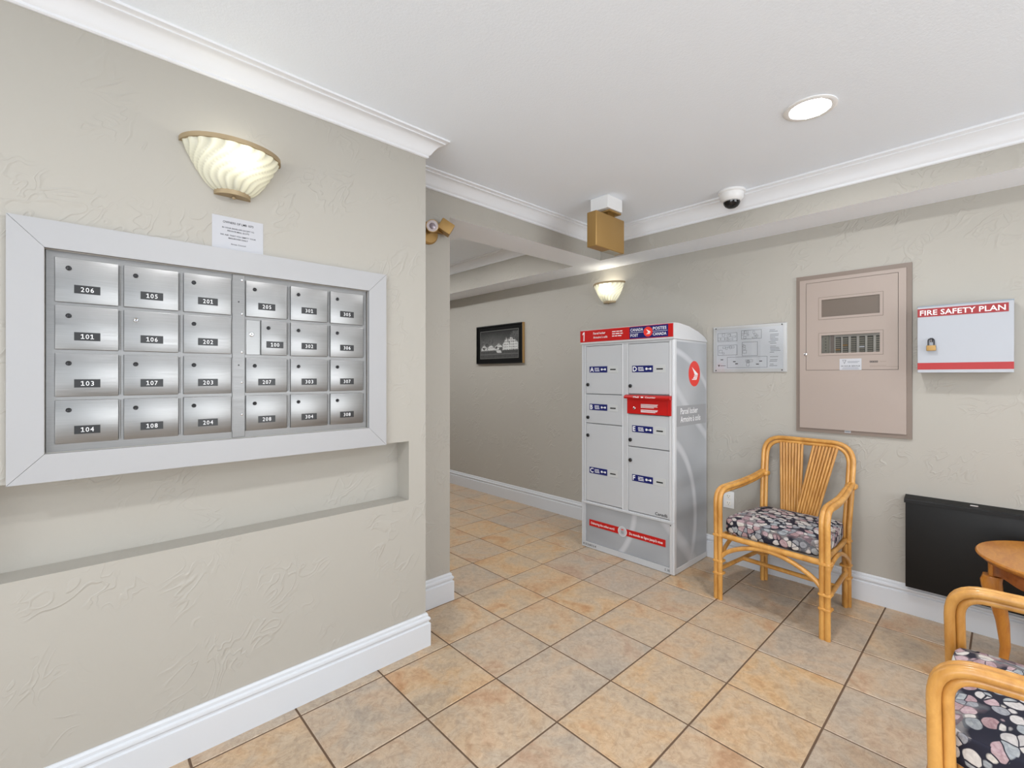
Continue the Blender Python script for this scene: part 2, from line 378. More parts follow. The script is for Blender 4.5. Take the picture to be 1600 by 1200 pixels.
for i in range(-12, 7):
    for j in range(-12, 19):
        xa, xb = GX + i * TP + g / 2, GX + (i + 1) * TP - g / 2; ya, yb = GY + j * TP + g / 2, GY + (j + 1) * TP - g / 2
        xb = min(xb, XR - .002)
        if xb - xa < .02 or yb > YE or ya < Y0 or xa < X0: continue
        if (xb < XC and ya > YL) or (xb < XP and ya > YP): continue
        cx, cy = (xa + xb) / 2, (ya + yb) / 2
        wpt = .684 * cx + .7295 * cy; lat = .7295 * cx - .684 * cy
        seen = wpt > .75 and abs(lat) < wpt * 1.13 + .35 and not (ya > 4.75)
        if seen:
            key = (round(xb - xa, 4), round(yb - ya, 4))
            if key not in TM: TM[key] = tile_mesh(*key)
            o = bpy.data.objects.new('tile', TM[key]); COL.objects.link(o); o.location = (cx, cy, 0); o.parent = fl
        else: rest.add([(xa, ya, 0), (xb, ya, 0), (xb, yb, 0), (xa, yb, 0)], [(0, 1, 2, 3)], 'tile')
ro = rest.obj('outlying_tiles', fl); ro['kind'] = 'stuff'
struct(MB().box((X0 - .1, Y0 - .1, ZC), (XR + .1, YP + .28, ZC + .25), 'ceiling_paint').obj('ceiling'))
struct(MB().box((XP - .4, YP + .28, ZH), (XR + .1, YE + .1, ZH + .16), 'ceiling_paint').obj('ceiling_hall'))
# mailbox wall with the shelf niche and the mailbox opening
mb = MB(); NX0, NX1, NZ0, NZ1, ND = -.27, 1.138, .719, .995, .105
plate(mb, X0 - .1, XC, 0, ZC, [(NX0, NX1, NZ0, NZ1), (-.068, .930, 1.076, 1.672)], YL, YL + .297, 'plaster')
mb.box((NX0 - .02, YL + ND, NZ0 - .02), (NX1 + .02, YL + ND + .02, NZ1 + .02), 'plaster')
struct(mb.obj('wall_left'))
struct(MB().box((XC - .4, YP, 0), (XP, YP + .28, ZC + .1), 'plaster').obj('wall_pier'))
struct(MB().box((XP - .3, YP + .28, 0), (XP, YE, ZH + .1), 'plaster').obj('wall_hall_left'))
struct(MB().box((XP, YP, ZS), (XS, YP + .28, ZC + .1), 'plaster', bottom='white_flat').obj('wall_header'))
struct(MB().box((XS, Y0 - .1, ZS), (XR + .1, YE, ZH + .1), 'plaster', bottom='white_flat').obj('wall_bulkhead'))
struct(MB().box((XP, YP + .28, ZS), (1.86, YE, ZH + .1), 'plaster', bottom='white_flat').obj('wall_hall_bulkhead'))
struct(MB().box((XR, Y0 - .1, 0), (XR + .12, YE + .1, ZH + .1), 'plaster').obj('wall_right'))
struct(MB().box((XP - .3, YE, 0), (XR + .1, YE + .1, ZH + .1), 'plaster').obj('wall_hall_end'))
# walls behind the photographer, with unseen glazed openings added to brighten the room
mb = MB(); plate(mb, X0 - .1, XR + .1, 0, ZC, [(-1.8, 2.8, .42, 2.22)], Y0 - .12, Y0, 'plaster')
struct(mb.obj('wall_back'))
mb = MB(); plate(mb, Y0, YL, 0, ZC, [(-2.5, 1.1, .02, 2.28)], -X0, -X0 + .12, 'plaster')
mb.v = [(-p[1], p[0], p[2]) for p in mb.v]; struct(mb.obj('wall_entry'))
def glazing(name, n, x0, x1, z0, z1, loc, rz):
    e = bpy.data.objects.new(name, None); COL.objects.link(e); e.location = loc; e.rotation_euler = (0, 0, rz); struct(e)
    wd = (x1 - x0) / n
    for i in range(n):
        a, b = x0 + i * wd, x0 + (i + 1) * wd
        plate(MB(), a, b, z0, z1, [(a + .05, b - .05, z0 + .06, z1 - .06)], -.03, .03, 'trim_white').obj('window_frame', e)
        bx('pane', e, (a + .05, -.004, z0 + .06), (b - .05, .004, z1 - .06), 'glass')
glazing('added_window_1', 5, -1.8, 2.8, .42, 2.22, (0, Y0 - .06, 0), 0)
glazing('added_glazed_door_1', 3, -1.1, 2.5, .02, 2.28, (X0 - .06, 0, 0), -PI / 2)

# mouldings
def crown(h): return lambda f: (lambda k: ZC - k * f)(h)
cp = [(0, 1.0), (.006, 1.0), (.011, .96), (.011, .86), (.018, .80), (.022, .72), (.030, .56), (.043, .38), (.060, .25), (.068, .22), (.068, .17), (.076, .12), (.084, .09), (.085, .0), (0, .0)]
prof = [(d_, (lambda q: (lambda h: ZC - h * q))(q)) for d_, q in cp]
struct(sweep('trim_1', [(X0, YL), (XC, YL), (XC, YP), (XS, YP), (XS, Y0)], prof, 'crown_white', [.082, .082, .080, .100, .108]))
prof2 = [(d_, (lambda q: (lambda h: ZH - h * q))(q)) for d_, q in cp]
struct(sweep('trim_2', [(XS, YE), (XS, YP + .28)], prof2, 'crown_white', [.088, .088]))
bp = [(0, 0), (.018, 0), (.018, .108), (.0115, .112), (.0115, .119), (.0165, .124), (.0175, .130), (.0155, .136), (.009, .140), (.0085, .150), (.004, .157), (0, .158)]
struct(sweep('baseboard_left', [(X0, YL), (XC, YL), (XC, YP), (XP, YP), (XP, YE)], bp, 'trim_white'))
struct(sweep('baseboard_right', [(XR, YE), (XR, Y0)], bp, 'trim_white'))
# mitred white boards round the mailboxes
e = bpy.data.objects.new('trim_3', None); COL.objects.link(e); struct(e); e.location = (.434, YL, 1.374)
FO = (-.578, .578, -.381, .381); FI = (-.503, .497, -.300, .300); q = .0006
o4 = [(FO[0], FO[2]), (FO[1], FO[2]), (FO[1], FO[3]), (FO[0], FO[3])]; i4 = [(FI[0], FI[2]), (FI[1], FI[2]), (FI[1], FI[3]), (FI[0], FI[3])]
for k in range(4):
    a, b, c, d_ = o4[k], o4[(k + 1) % 4], i4[(k + 1) % 4], i4[k]
    sh = (lambda p: (p[0] + (q if k == 0 or k == 2 else 0) * (1 if p[0] < 0 else -1), p[1] + (q if k in (1, 3) else 0) * (1 if p[1] < 0 else -1)))
    MB().prism([sh(a), sh(b), sh(c), sh(d_)], -.019, -.0004, 'frame_white').obj('board', e)

# ------------------------------------------------------------------ mailbox bank
t = thing('mailbox_bank', 'brushed metal bank of numbered apartment mailboxes set into the wall', 'mailboxes', (0, YL, 1.072))
ZB = 1.072
def zb(z): return z - ZB
mb = MB(); plate(mb, -.066, .413, zb(1.076), zb(1.672), [], .002, .03, 'aluminium_face'); mb.obj('face_plate', t)
mb = MB(); plate(mb, .4135, .926, zb(1.076), zb(1.672), [], .002, .03, 'aluminium_face'); mb.obj('face_plate', t)
bx('recess_lining', t, (-.0675, .031, zb(1.0765)), (.9295, .05, zb(1.6715)), 'gap_black')
cols = [(-.047, .096), (.109, .251), (.265, .407), (.454, .597), (.610, .754), (.766, .909)]
rows = [(1.653, 1.521), (1.511, 1.380), (1.369, 1.239), (1.229, 1.099)]
nums = [['206', '101', '103', '104'], ['105', '106', '107', '108'], ['201', '202', '203', '204'], ['205', '100', '207', '208'], ['301', '302', '303', '304'], ['305', '306', '307', '308']]
def lock(parent, x, z, y, bright=False, r=.0068):
    mb = MB(); a = 'chrome' if bright else 'lock_dark'
    mb.lathe([(r, 0), (r, .003), (r * .8, .0042), (r * .62, .0035), (0, .0035)], a, (x, y, z), 16, 'y')
    mb.rect(x - .0009, x + .0009, z - .0032, z + .0032, y - .0048, 'keyhole'); mb.obj('lock', parent, 40)
def number_plate(parent, x0, x1, z0, z1, y, s):
    mb = MB().box((x0, y - .0015, z0), (x1, y, z1), 'plate_black'); h = (z1 - z0) * .56
    mb.text(s, (x0 + x1) / 2, (z0 + z1) / 2 - h / 2, y - .0019, h, 'ink_white', (x1 - x0) * .50, 'c', 0); mb.obj('number_plate', parent)
for ci, (xa, xb) in enumerate(cols):
    for ri, (zt, zz) in enumerate(rows):
        s = nums[ci][ri]; x0 = .505 if s == '100' else xa
        mb = MB().box((x0, -.0055, zb(zz)), (xb, .004, zb(zt)), 'aluminium', .0022, 2)
        d_ = mb.obj('door', t, 30); zt_ = zb(zt)
        if s == '100':
            lock(d_, .530, zt_ - .028, -.0055); number_plate(d_, .523, .583, zt_ - .103, zt_ - .078, -.0055, s)
        else:
            lock(d_, x0 + .029, zt_ - .030, -.0055, s == '106'); number_plate(d_, x0 + .041, x0 + .100, zt_ - .103, zt_ - .078, -.0055, s)
        # knuckle hinge along the opening edge
        MB().tube([(xb + .0035, -.001, zb(zz) + .004), (xb + .0035, -.001, zt_ - .004)], .0026, 'aluminium_face', 6).obj('hinge', d_, 50)
bx('service_plate', t, (.455, -.0015, zb(1.380)), (.502, .003, zb(1.509)), 'aluminium', .0008, 1)
mb = MB().lathe([(.0085, 0), (.0085, .003), (.006, .005), (0, .005)], 'chrome', (.4735, -.0015, zb(1.456)), 8, 'y'); mb.rect(.4722, .4748, zb(1.452), zb(1.460), -.0068, 'keyhole'); mb.obj('service_lock', t, 40)
mb = MB().box((.411, -.0035, zb(1.078)), (.451, .003, zb(1.671)), 'aluminium_face', .001, 1); sp = mb.obj('centre_strip', t, 30)
for z in (1.652, 1.528, 1.388, 1.278, 1.160): MB().lathe([(.0042, 0), (.0042, .001), (.002, .002), (0, .002)], 'chrome', (.441, -.0035, zb(z)), 10, 'y').obj('screw', sp, 40)
for z in (1.572, 1.341): MB().lathe([(.0028, 0), (.0028, .0006), (0, .0006)], 'keyhole', (.431, -.0035, zb(z)), 8, 'y').obj('screw_hole', sp)

# paper notice tucked behind the frame
t = thing('paper_notice', 'white typed paper notice taped to the wall above the mailbox frame', 'notice', (.4305, YL - .0006, 1.755))
mb = MB().box((-.0825, -.0008, 0), (.0825, 0, .120), 'paper')
for s, z, h, w_ in (('OWNERS OF LMB 1073', .0965, .0078, .098), ('IN YOUR ENVELOPE EXCEPT TO', .0775, .0052, .103), ('PRIVATE MAIL SLOTS', .0675, .0052, .070), ('WE ASK THAT YOU EMPTY YOUR', .0515, .0052, .115), ('MAILBOXES DAILY', .0415, .0052, .063), ('Strata Council', .0215, .0045, .048)):
    mb.text(s, 0, z, -.0011, h, 'ink_black', w_, 'c', .012)
mb.obj('sheet', t)

# ------------------------------------------------------------------ wall sconces
def sconce(label, loc, rz, power, hw=.158):
    t = thing('wall_sconce', label, 'lamp', loc, rz, 'half-bowl wall sconces')
    n, k, ht = 190, 22, .150; vs = []; fs = []; ribs = []
    for i in range(k + 1):
        s = i / k; r = .052 + (hw - .056) * s ** .62; q_ = max(0, min(1, (.92 - s) / .75)); tw = -1.05 * q_ * q_ * (3 - 2 * q_)
        for j in range(n + 1):
            a = PI * j / n; rb = abs(math.sin((a + tw) * 10)); ribs.append(min(1, rb * 1.25)); g_ = (rb - .6) * .0105 * min(1, math.sin(a) * 5 + .15) * (.5 + .5 * s)
            vs.append(((r + g_) * math.cos(a), -(r + g_) * math.sin(a) * .78, -ht * (1 - s)))
    fs = [(i * (n + 1) + j, i * (n + 1) + j + 1, (i + 1) * (n + 1) + j + 1, (i + 1) * (n + 1) + j) for i in range(k) for j in range(n)]
    gb = MB().add(vs, fs, 'frosted_glass').obj('glass_bowl', t, 180)
    at_ = gb.data.color_attributes.new('thickness', 'FLOAT_COLOR', 'POINT')
    for q_, c_ in enumerate(ribs): at_.data[q_].color = (c_, c_, c_, 1)
    path = [(hw * math.cos(PI * j / 32), -hw * math.sin(PI * j / 32) * .78, .003) for j in range(33)]
    mb = MB(); pv = []
    for p in path:
        f = 1 - .0075 / hw; pv += [(p[0] * 1.012, p[1] * 1.012, -.007), (p[0] * 1.012, p[1] * 1.012, .008), (p[0] * f, p[1] * f, .008), (p[0] * f, p[1] * f, -.007)]
    mb.add(pv, [(i * 4 + j, i * 4 + (j + 1) % 4, i * 4 + 4 + (j + 1) % 4, i * 4 + 4 + j) for i in range(32) for j in range(4)], 'sconce_brass'); mb.obj('rim', t, 30)
    pl = [(.058 * math.cos(PI * j / 20), -.058 * math.sin(PI * j / 20) * .82) for j in range(21)]
    cup = MB().prism(pl, -ht - .012, -ht + .004, 'sconce_brass', 'z').obj('bottom_cap', t, 30)
    MB().lathe([(0, -.011), (.005, -.009), (.007, -.004), (.004, 0), (0, 0)], 'sconce_brass', (0, -.022, -ht - .012), 12).obj('finial', cup, 60)
    bx('back_plate', t, (-.06, -.006, -.10), (.06, 0, -.01), 'plastic_ivory', .002, 1)
    bl = MB().lathe([(0, -.045), (.012, -.042), (.013, -.02), (.018, 0), (.014, .016), (0, .022)], 'plastic_ivory', (0, -.05, -.075), 12).obj('bulb', t, 60)
    l = bpy.data.lights.new('sconce_bulb', 'POINT'); l.energy = power; l.color = (1, .93, .80); l.shadow_soft_size = .02
    lo = bpy.data.objects.new('sconce_bulb', l); COL.objects.link(lo); lo.parent = t; lo.location = (.012, -.068, -.035)
    return t
sconce('ribbed glass half-bowl wall sconce above the metal mailboxes', (.4115, YL, 2.108), 0, .26)
sconce('ribbed glass half-bowl wall sconce above the grey parcel locker', (XR, 2.325, 2.088), -PI / 2, .50, .150)

# ------------------------------------------------------------------ parcel locker
LX, LY = 2.832, 1.855
t = thing('parcel_locker', 'grey metal parcel locker with red header and six lettered doors', 'locker', (LX, LY, 0), -PI / 2)
def lx(Y): return LY - Y
W0, W1, DP = -.377, .377, .478
mb = MB(); plate(mb, W0, W1, .003, 1.545, [(-.342, .346, .044, .332), (-.338, -.014, .356, 1.528), (.034, .348, .356, 1.528)], 0, .03, 'locker_frame')
mb.box((W0, .03, .003), (W1, DP, 1.545), 'locker_frame'); mb.obj('cabinet_body', t)
# raised edge mouldings
for x in (W0 + .006, W1 - .012): MB().box((x, -.006, .02), (x + .007, .001, 1.54), 'locker_frame', .002, 1).obj('edge_strip', t, 30)
for x in (-.343, -.012, .029, .350): MB().box((x - .003, -.004, .352), (x + .003, .001, 1.532), 'locker_cap', .001, 1).obj('door_jamb', t, 30)
MB().box((W0, -.007, .335), (W1, .001, .350), 'locker_frame', .002, 1).obj('cross_rail', t, 30)
# cap with rounded, back-sloping top
pts = [(0 - .012, 1.546), (-.012, 1.640), (-.004, 1.650), (.06, 1.652), (.20, 1.640), (.34, 1.612), (.44, 1.580), (DP, 1.556), (DP + .002, 1.546)]
vs = [(W0 - .004, y, z) for y, z in pts] + [(W1 + .004, y, z) for y, z in pts]; n = len(pts)
mb = MB().add(vs, [tuple(range(n - 1, -1, -1)), tuple(range(n, 2 * n))] + [(i, (i + 1) % n, (i + 1) % n + n, i + n) for i in range(n)], 'locker_cap'); cap = mb.obj('cap', t, 30)
sg = MB().box((W0 - .004, -.016, 1.558), (W1 + .002, -.0125, 1.646), 'locker_red', .001, 1)
yy = -.0166
sg.text('1', lx(2.214), 1.572, yy, .060, 'ink_white', .020, 'l', .02)
sg.text('Parcel locker', lx(2.112), 1.612, yy, .016, 'ink_white', .108, 'l', .01); sg.text('Armoire \u00e0 colis', lx(2.112), 1.582, yy, .016, 'ink_white', .126, 'l', .01)
for k, z in enumerate((1.619, 1.603, 1.587)):
    x = lx(1.945); 
    for w_ in ((.030, .026, .020), (.024, .034, .022), (.018, .020, .030))[k]: sg.rect(x, x + w_, z, z + .006, yy, 'ink_white'); x += w_ + .005
sg.rect(lx(1.800), lx(1.510), 1.562, 1.642, yy, 'deep_blue')
cx = lx(1.656)
for s, x, z, al in (('CANADA', lx(1.792), 1.612, 'l'), ('POST', lx(1.792), 1.574, 'l'), ('POSTES', lx(1.620), 1.612, 'l'), ('CANADA', lx(1.620), 1.574, 'l')):
    sg.text(s, x, z, yy - .0004, .019, 'ink_white', .098 if len(s) > 4 else .060, al, .012)
for a, b in ((1.796, 1.690), (1.622, 1.516)): sg.rect(lx(a), lx(b), 1.6015, 1.6035, yy - .0004, 'ink_white')
def wing(mb, f, mt):          # swept white envelope-wing emblem in unit coordinates
    for pl in ([(-.52, .62), (.70, -.02), (.42, -.16), (.02, -.10), (-.10, .12)], [(-.08, -.16), (.48, -.20), (.40, -.28), (-.12, -.26)], [(-.16, -.32), (.38, -.34), (.32, -.44), (-.30, -.44)], [(.60, -.08), (.72, -.02), (.40, -.56), (-.52, -.56), (-.46, -.49), (.28, -.48)]):
        mb.add([f(*p) for p in pl], [tuple(range(len(pl)))], mt)
sg.disc(cx, yy - .0006, 1.602, .034, 'logo_red', 24); wing(sg, lambda u, v: (cx + u * .029, yy - .0012, 1.602 + v * .029), 'ink_white')
sg.obj('header_sign', t)
# doors
def key_icon(mb, x, z, y, s, mt='ink_white'):
    mb.disc(x, y, z, s * .5, mt, 10); mb.rect(x, x + s * 1.5, z - s * .12, z + s * .12, y, mt); mb.disc(x + s * 1.75, y, z, s * .48, mt, 8)
    mb.rect(x + s * .8, x + s * .95, z - s * .3, z, y, mt)
cl = (-.3345, -.0165); cr = (.0365, .3455)
for s, (xa, xb), z0, z1, zl, zk in (('A', cl, 1.170, 1.525, 1.351, 1.237), ('B', cl, .949, 1.164, 1.070, .990), ('C', cl, .360, .943, .594, .854), ('D', cr, 1.180, 1.525, 1.351, 1.233), ('E', cr, .813, 1.035, .936, .856), ('F', cr, .360, .807, .595, .714)):
    d_ = MB().box((xa, -.002, z0), (xb, .02, z1), 'locker_grey', .0015, 1).obj('door', t, 30)
    x = lx(2.157) if s in 'ABC' else lx(1.788); lb = MB().box((x, -.0032, zl - .023), (x + .160, -.0018, zl + .023), 'label_blue')
    lb.text(s, x + .006, zl - .016, -.0036, .033, 'ink_white', None, 'l', .02)
    for dx, dz, w_ in ((.047, .007, .040), (.047, -.003, .018), (.068, -.003, .022), (.050, -.013, .042)): lb.rect(x + dx, x + dx + w_, zl + dz, zl + dz + .0045, -.0036, 'ink_white')
    key_icon(lb, x + .112, zl, -.0036, .017); lb.obj('letter_label', d_)
    sp = MB().box((x + .168, -.0035, zl - .026), (x + .252, -.0018, zl + .026), 'slot_plate', .0008, 1); sp.rect(x + .186, x + .234, zl - .006, zl + .003, -.0039, 'keyhole'); sp.obj('key_slot', d_)
    kx = lx(2.1715) if s in 'ABC' else lx(1.802)
    mb = MB().lathe([(.013, 0), (.013, .006), (.009, .009), (0, .009)], 'lock_dark', (kx, -.002, zk), 18, 'y'); mb.disc(kx, -.0114, zk, .005, 'keyhole', 10); mb.obj('lock', d_, 40)
    if s == 'F': MB().text('Canad\u00e4', lx(1.612), .371, -.0026, .020, 'keyhole', .090, 'l', .015).obj('country_wordmark', d_)
# red outgoing-mail slot between doors D and E
sl = MB().box((.030, -.010, 1.040), (.362, .02, 1.172), 'locker_red', .002, 1)
sl.box((.335, -.011, 1.044), (.337, -.0095, 1.135), 'banner_red')
for k, z in enumerate((1.106, 1.099, 1.092, 1.085, 1.068, 1.061, 1.054)): sl.rect(.140, .140 + (.128, .122, .126, .100, .128, .124, .110)[k], z, z + .0035, -.0115, 'ink_white')
so = sl.obj('outgoing_mail_slot', t)
pr_ = [(-.010, 1.172), (-.034, 1.166), (-.040, 1.156), (-.036, 1.146), (-.010, 1.146)]; vs = [(.022, y, z) for y, z in pr_] + [(.366, y, z) for y, z in pr_]; n = 5
mb = MB().add(vs, [tuple(range(n - 1, -1, -1)), tuple(range(n, 2 * n))] + [(i, (i + 1) % n, (i + 1) % n + n, i + n) for i in range(n)], 'locker_red')
mb.text('Mail', .098, 1.1535, -.0408, .010, 'ink_white', .042, 'l', .02); mb.rect(.158, .176, 1.154, 1.162, -.0408, 'ink_white'); mb.text('Courrier', .190, 1.1535, -.0408, .010, 'ink_white', .078, 'l', .02)
mb.obj('hood', so, 30)
mb = MB().lathe([(.009, 0), (.009, .004), (.006, .006), (0, .006)], 'chrome', (.090, -.010, 1.079), 14, 'y'); mb.rect(.0888, .0912, 1.075, 1.083, -.0165, 'keyhole'); mb.obj('lock', so, 40)
# kick panel with the red banner
kp = MB().box((-.340, .006, .046), (.344, .02, .330), 'locker_decal').obj('base_panel', t)
bn = MB().box((-.309, .0035, .170), (.315, .0055, .218), 'locker_red')
bn.text('Delivering the online world', -.292, .186, .0030, .017, 'ink_white', .208, 'l', .012); bn.text('Du monde en ligne jusqu\u2019\u00e0 vous', .040, .186, .0030, .017, 'ink_white', .255, 'l', .012)
bn.obj('slogan_banner', kp)
mb = MB().lathe([(.037, 0), (.037, .003), (0, .003)], 'locker_cap', (-.016, .0045, .194), 24, 'y'); mb.disc(-.016, .0012, .194, .030, 'paper', 20); mb.rect(-.028, -.004, .178, .200, .0008, 'band_grey'); mb.rect(-.026, -.006, .204, .212, .0008, 'logo_red'); mb.obj('round_badge', kp, 30)
MB().text('K028024', W0 + .014, .016, -.0006, .016, 'ink_black', .120, 'l', 0).obj('serial_marking', t)
MB().text('E 3B', W1 - .064, .017, -.0006, .016, 'ink_black', .034, 'l', 0).obj('unit_marking', t)
MB().lathe([(.0035, 0), (.0035, .002), (0, .002)], 'lock_dark', (.357, -.007, .326), 8, 'y').obj('screw', t, 40)
# printed side panel
sd = MB().box((W1 - .001, .030, .040), (W1 + .0012, DP - .010, 1.530), 'locker_decal').obj('side_panel', t)
bx('corner_post', t, (W1 - .030, -.003, .003), (W1 + .004, .030, 1.545), 'locker_cap', .006, 3)
bx('side_foot_rail', t, (W1 - .002, .030, .003), (W1 + .003, DP, .040), 'locker_cap', .001, 1)
sx_ = W1 + .0018
mb = MB().add([(sx_, .285 + .086 * math.cos(2 * PI * i / 32), 1.318 + .088 * math.sin(2 * PI * i / 32)) for i in range(32)], [tuple(range(32))], 'logo_red')
wing(mb, lambda u, v: (sx_ + .0006, .285 + u * .075, 1.318 + v * .075), 'ink_white'); mb.obj('round_emblem', sd)
mb = MB().box((sx_ - .001, .034, .968), (sx_, DP - .012, 1.104), 'band_grey')
for s, z in (('Parcel locker', 1.048), ('Armoire \u00e0 colis', .994)): mb.text(s, .085, z, 0, .040, 'ink_white', .25 if s[0] == 'P' else .29, 'l', .008, side=lambda u, v: (sx_ + .0005, u, v))
mb.obj('lettering_band', sd)

# ------------------------------------------------------------------ framed photograph in the hall
t = thing('framed_photograph', 'black-framed monochrome photograph of a house and trees on the hall wall', 'picture', (XR, 3.742, 1.438), -PI / 2)
PW, PH = .372, .417
mb = MB(); plate(mb, -PW, PW, 0, PH, [(-PW + .012, PW - .012, .012, PH - .012)], -.028, -.001, 'picture_black'); fr = mb.obj('frame', t)
bx('gilt_edge', fr, (PW, -.027, 0), (PW + .006, -.001, PH), 'gold_edge')
MB().box((-PW + .012, -.016, .012), (PW - .012, -.010, PH - .012), 'mat_black').obj('mount', t)
mb = MB(); a, b, c, d_ = -.310, .300, .060, PH - .062
plate(mb, a - .006, b + .006, c - .006, d_ + .006, [(a, b, c, d_)], -.0172, -.016, 'mat_line'); mb.obj('mount_line', t)
nx, nz = 96, 56; vs = []; fs = []; colr = []; r2 = random.Random(3)
def photo(u, v):
    g_ = .015 + .16 * max(0, min(1, (1 - v) * 1.3)) * (1 - .9 * abs(u - .35))           # clouded dark sky
    g_ *= .8 + .4 * r2.random()
    def house(x0, x1, base, eave, ridge):
        if x0 < u < x1 and v > base:
            k = 1 - abs((u - (x0 + x1) / 2) / ((x1 - x0) / 2)); top = eave + (ridge - eave) * k
            if v < top: return (.10 + .05 * r2.random()) if v > top - .05 else (.12 if (int(u * 44) % 2 == 0 and int(v * 22) % 2 == 0) else .42 + .25 * r2.random())
        return None
    for hs_ in ((.66, 1.0, .26, .56, .80), (.60, .80, .26, .50, .76), (.38, .62, .26, .44, .58), (.20, .38, .26, .44, .54), (.03, .18, .26, .44, .56)):
        q_ = house(*hs_)
        if q_ is not None: g_ = q_
    for cx_, cy_, rr in ((.03, .60, .07), (.18, .50, .06), (.30, .62, .08), (.10, .36, .04), (.44, .38, .04), (.56, .34, .05), (.92, .80, .12)):
        if (u - cx_) ** 2 + ((v - cy_) * .8) ** 2 < (rr * (.75 + .4 * r2.random())) ** 2: g_ = .03 + .10 * r2.random()
    if v < .27: g_ = .035 + .05 * r2.random()
    if .13 < v < .15: g_ = .16
    if abs(u - .52 - (.2 - v) * .4) < .06 and .18 < v < .28: g_ = .5
    return g_
for k in range(nz + 1):
    for i in range(nx + 1): vs.append((a + (b - a) * i / nx, -.0165, c + (d_ - c) * k / nz)); colr.append(photo(i / nx, k / nz))
fs = [(k * (nx + 1) + i, k * (nx + 1) + i + 1, (k + 1) * (nx + 1) + i + 1, (k + 1) * (nx + 1) + i) for k in range(nz) for i in range(nx)]
m = mat('photo_print', (90, 90, 90), .55, spec=.25); at = N(m, 'ShaderNodeVertexColor', layer_name='print'); L(m, at.outputs[0], P(m).inputs['Base Color'])
po = MB().add(vs, fs, 'photo_print').obj('photo_print', t); ca = po.data.color_attributes.new('print', 'FLOAT_COLOR', 'POINT')
for i, g_ in enumerate(colr): ca.data[i].color = (g_, g_, g_ * .98, 1)

# ------------------------------------------------------------------ floor plan behind clear acrylic
t = thing('floor_plan', 'building floor plan sheet behind clear acrylic screwed to the wall', 'sign', (XR, 1.201, 1.329), -PI / 2)
bx('sheet', t, (-.214, -.004, .022), (.214, -.001, .300), 'plan_paper')
mb = MB(); yp = -.0045
def frame_line(x0, x1, z0, z1, w_=.0022):
    mb.rect(x0, x1, z0, z0 + w_, yp, 'ink_grey'); mb.rect(x0, x1, z1 - w_, z1, yp, 'ink_grey'); mb.rect(x0, x0 + w_, z0, z1, yp, 'ink_grey'); mb.rect(x1 - w_, x1, z0, z1, yp, 'ink_grey')
r3 = random.Random(5)
frame_line(-.205, -.072, .215, .275); frame_line(-.045, .085, .225, .285); frame_line(-.205, -.072, .118, .190); frame_line(-.040, .06, .110, .205); frame_line(-.140, .120, .030, .105)
for x0, x1, z0, z1, n in ((-.205, -.072, .215, .275, 9), (-.045, .085, .225, .285, 9), (-.205, -.072, .118, .190, 7), (-.040, -.005, .120, .200, 4), (-.02, .03, .034, .095, 5)):
    for k in range(n):
        x = r3.uniform(x0, x1 - .03); z = r3.uniform(z0, z1 - .02); frame_line(x, x + r3.uniform(.012, .03), z, z + r3.uniform(.01, .022), .0016)
for k in range(26):
    z = .285 - .0098 * k
    if r3.random() < .72: x = .128 + r3.uniform(0, .012); mb.rect(x, min(.205, x + r3.uniform(.02, .06)), z, z + .0028, yp, 'ink_grey')
for x, z in ((-.185, .085), (-.10, .07), (-.085, .055), (.07, .07), (.05, .05)): mb.rect(x, x + .018, z, z + .006, yp, 'ink_black')
mb.poly([(-.204, .052), (-.190, .052), (-.197, .036)], yp, 'ink_black'); mb.rect(-.188, -.150, .044, .047, yp, 'ink_black')
mb.obj('plan_print', t)
bx('acrylic_cover', t, (-.237, -.010, 0), (.237, -.006, .320), 'glass', .001, 1)
bx('backing_board', t, (-.237, -.0009, 0), (.237, 0, .320), 'plastic_white')
for x in (-.215, .210):
    for z in (.012, .308): MB().lathe([(.0042, 0), (.0042, .003), (0, .004)], 'lock_dark', (x, -.010, z), 10, 'y').obj('screw', t, 40)

# ------------------------------------------------------------------ fire alarm panel
t = thing('alarm_panel', 'beige metal fire alarm panel with two slit windows set in the wall', 'panel', (XR, .630, .956), -PI / 2)
PX = lambda Y: .630 - Y
PZ = lambda z: z - .956
mb = MB(); plate(mb, -.279, .279, 0, .968, [(-.250, .248, .028, .935)], -.012, -.001, 'panel_border'); mb.obj('border_frame', t)
cv = (-.258, .256, PZ(.980), PZ(1.897)); dr = (-.224, .223, PZ(1.337), PZ(1.877)); w1 = (-.141, .141, PZ(1.660), PZ(1.765)); w2 = (-.141, .141, PZ(1.440), PZ(1.548))
mb = MB(); plate(mb, *cv, [dr], -.020, -.012, 'panel_beige'); mb.obj('cover', t)
e_ = .0022
mb = MB(); plate(mb, dr[0] - .004, dr[1] + .004, dr[2] - .004, dr[3] + .004, [w2], -.0118, -.0112, 'panel_edge'); mb.obj('door_rebate', t)
mb = MB(); plate(mb, dr[0] + e_, dr[1] - e_, dr[2] + e_, dr[3] - e_, [w1, w2], -.0206, -.014, 'panel_beige'); dr_ = mb.obj('door', t)
for wd in (w1, w2):
    mb = MB(); plate(mb, wd[0] - .014, wd[1] + .014, wd[2] - .014, wd[3] + .014, [wd], -.0222, -.0206, 'panel_beige'); mb.obj('window_surround', dr_)
    mb = MB(); plate(mb, wd[0] - .016, wd[1] + .016, wd[2] - .016, wd[3] + .016, [(wd[0] - .014, wd[1] + .014, wd[2] - .014, wd[3] + .014)], -.0212, -.0206, 'panel_edge'); mb.obj('window_seam', dr_)
bx('blank_window', dr_, (w1[0], -.0165, w1[2]), (w1[1], -.0145, w1[3]), 'panel_window')
bx('pane', dr_, (w2[0], -.0190, w2[2]), (w2[1], -.0180, w2[3]), 'glass')
